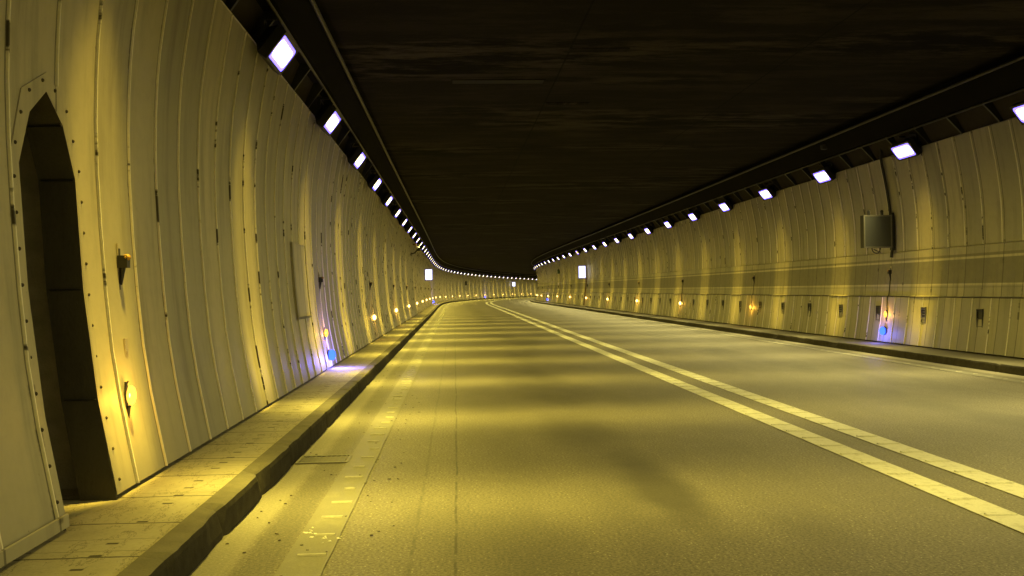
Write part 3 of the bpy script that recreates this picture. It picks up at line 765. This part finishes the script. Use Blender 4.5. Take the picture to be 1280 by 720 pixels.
# ---------------------------------------------------------------- drain and litter on the road
dr=empty('drain_grate',P(7.4,-4.2,0)); tag(dr,'narrow drain grate set in the road beside the left kerb','drain'); inv=Matrix.Translation(-dr.location)
mb=MB()
for a,b,c,d in ((7.24,7.27,-4.38,-4.03),(7.54,7.57,-4.38,-4.03),(7.24,7.57,-4.40,-4.38),(7.24,7.57,-4.03,-4.01)):
    mb.quad([P(a,c,.010),P(a,d,.010),P(b,d,.010),P(b,c,.010)],[(a,c),(a,d),(b,d),(b,c)]); mb.quad([P(a,c,.001),P(a,d,.001),P(a,d,.010),P(a,c,.010)])
mb.build('frame',M_WORN,dr).matrix_parent_inverse=inv
mb=MB(); mb.quad([P(7.27,-4.38,.004),P(7.27,-4.03,.004),P(7.54,-4.03,.004),P(7.54,-4.38,.004)])
mb.build('hole',M_BLACK,dr).matrix_parent_inverse=inv
mb=MB()
for k in range(9):
    c=-4.36+.31*k/8; mb.quad([P(7.27,c-.006,.008),P(7.27,c+.006,.008),P(7.54,c+.006,.008),P(7.54,c-.006,.008)])
mb.build('grating',M_DSTEEL,dr).matrix_parent_inverse=inv
def crumb(mb,s,u,r,h,n=7):
    top=[];bot=[]
    for k in range(n):
        a=2*PI*k/n; q=random.uniform(.55,1.2); x=r*q*math.cos(a)*random.uniform(1,1.5); y=r*q*math.sin(a)
        bot.append(P(s+y,u+x,.004)); top.append(P(s+y*.7,u+x*.7,h*random.uniform(.6,1)))
    for k in range(n): mb.quad([bot[k],bot[(k+1)%n],top[(k+1)%n],top[k]])
    mb.quad(top)
def litter(name,spots,mat,label,cat,kind=None):
    mb=MB(); 
    for s,u,r,h in spots: crumb(mb,s,u,r,h)
    o=mb.build(name,mat,origin=P(spots[0][0],spots[0][1],0)); tag(o,label,cat)
    if kind: o['kind']=kind
sp=[]
for k in range(20): t=random.random(); sp.append((5.18-.22*t+random.gauss(0,.03)*1.2,-4.0+.17*t+random.gauss(0,.02),random.uniform(.005,.012),.010))
litter('litter',sp,M_DEBRIS,'shredded white litter on the worn left edge line','litter')
sp=[(random.uniform(3.9,12),random.choice([-3.72,-3.65,-3.85,-3.7])+random.gauss(0,.07),random.uniform(.004,.012),.009) for _ in range(40)]
sp+=[(random.uniform(3.6,20),random.uniform(-4.38,-3.9),random.uniform(.004,.012),.009) for _ in range(60)]
litter('grit',sp,M_BOLT,'scattered dark grit and stones along the left road edge','grit','stuff')
sp=[(random.uniform(3.6,16),random.uniform(-4.99,-4.5),random.uniform(.005,.013),.165) for _ in range(40)]

# ---------------------------------------------------------------- world, camera, view
w=bpy.data.worlds.new('World'); sc.world=w; w.use_nodes=True
bg=w.node_tree.nodes['Background']; bg.inputs[0].default_value=(.01,.012,.02,1); bg.inputs[1].default_value=.1
cd=bpy.data.cameras.new('camera'); co=bpy.data.objects.new('camera',cd); C.objects.link(co); sc.camera=co
cd.sensor_width=36; cd.lens=1210/1280*36; cd.clip_start=.05; cd.clip_end=1000
fy=Vector((math.sin(YAW),math.cos(YAW),0)); rx=Vector((math.cos(YAW),-math.sin(YAW),0)); up=Vector((0,0,1))
f=fy*math.cos(PITCH)+up*math.sin(PITCH); u2=up*math.cos(PITCH)-fy*math.sin(PITCH)
cr,sr=math.cos(ROLL),math.sin(ROLL)
# image right/up axes of the rolled camera
xr=rx*cr-u2*sr; yu=rx*sr+u2*cr
Mx=Matrix((( xr.x,yu.x,-f.x,CAM_U),(xr.y,yu.y,-f.y,0),(xr.z,yu.z,-f.z,CAM_H),(0,0,0,1)))
co.matrix_world=Mx
sc.view_settings.view_transform='Standard'; sc.view_settings.look='None'; sc.view_settings.exposure=0; sc.view_settings.gamma=1
sc.render.engine='CYCLES'
cy=sc.cycles; cy.use_denoising=True; cy.max_bounces=6; cy.diffuse_bounces=4; cy.glossy_bounces=3; cy.sample_clamp_indirect=8; cy.caustics_reflective=False; cy.caustics_refractive=False
try: cy.use_light_tree=True
except Exception: pass
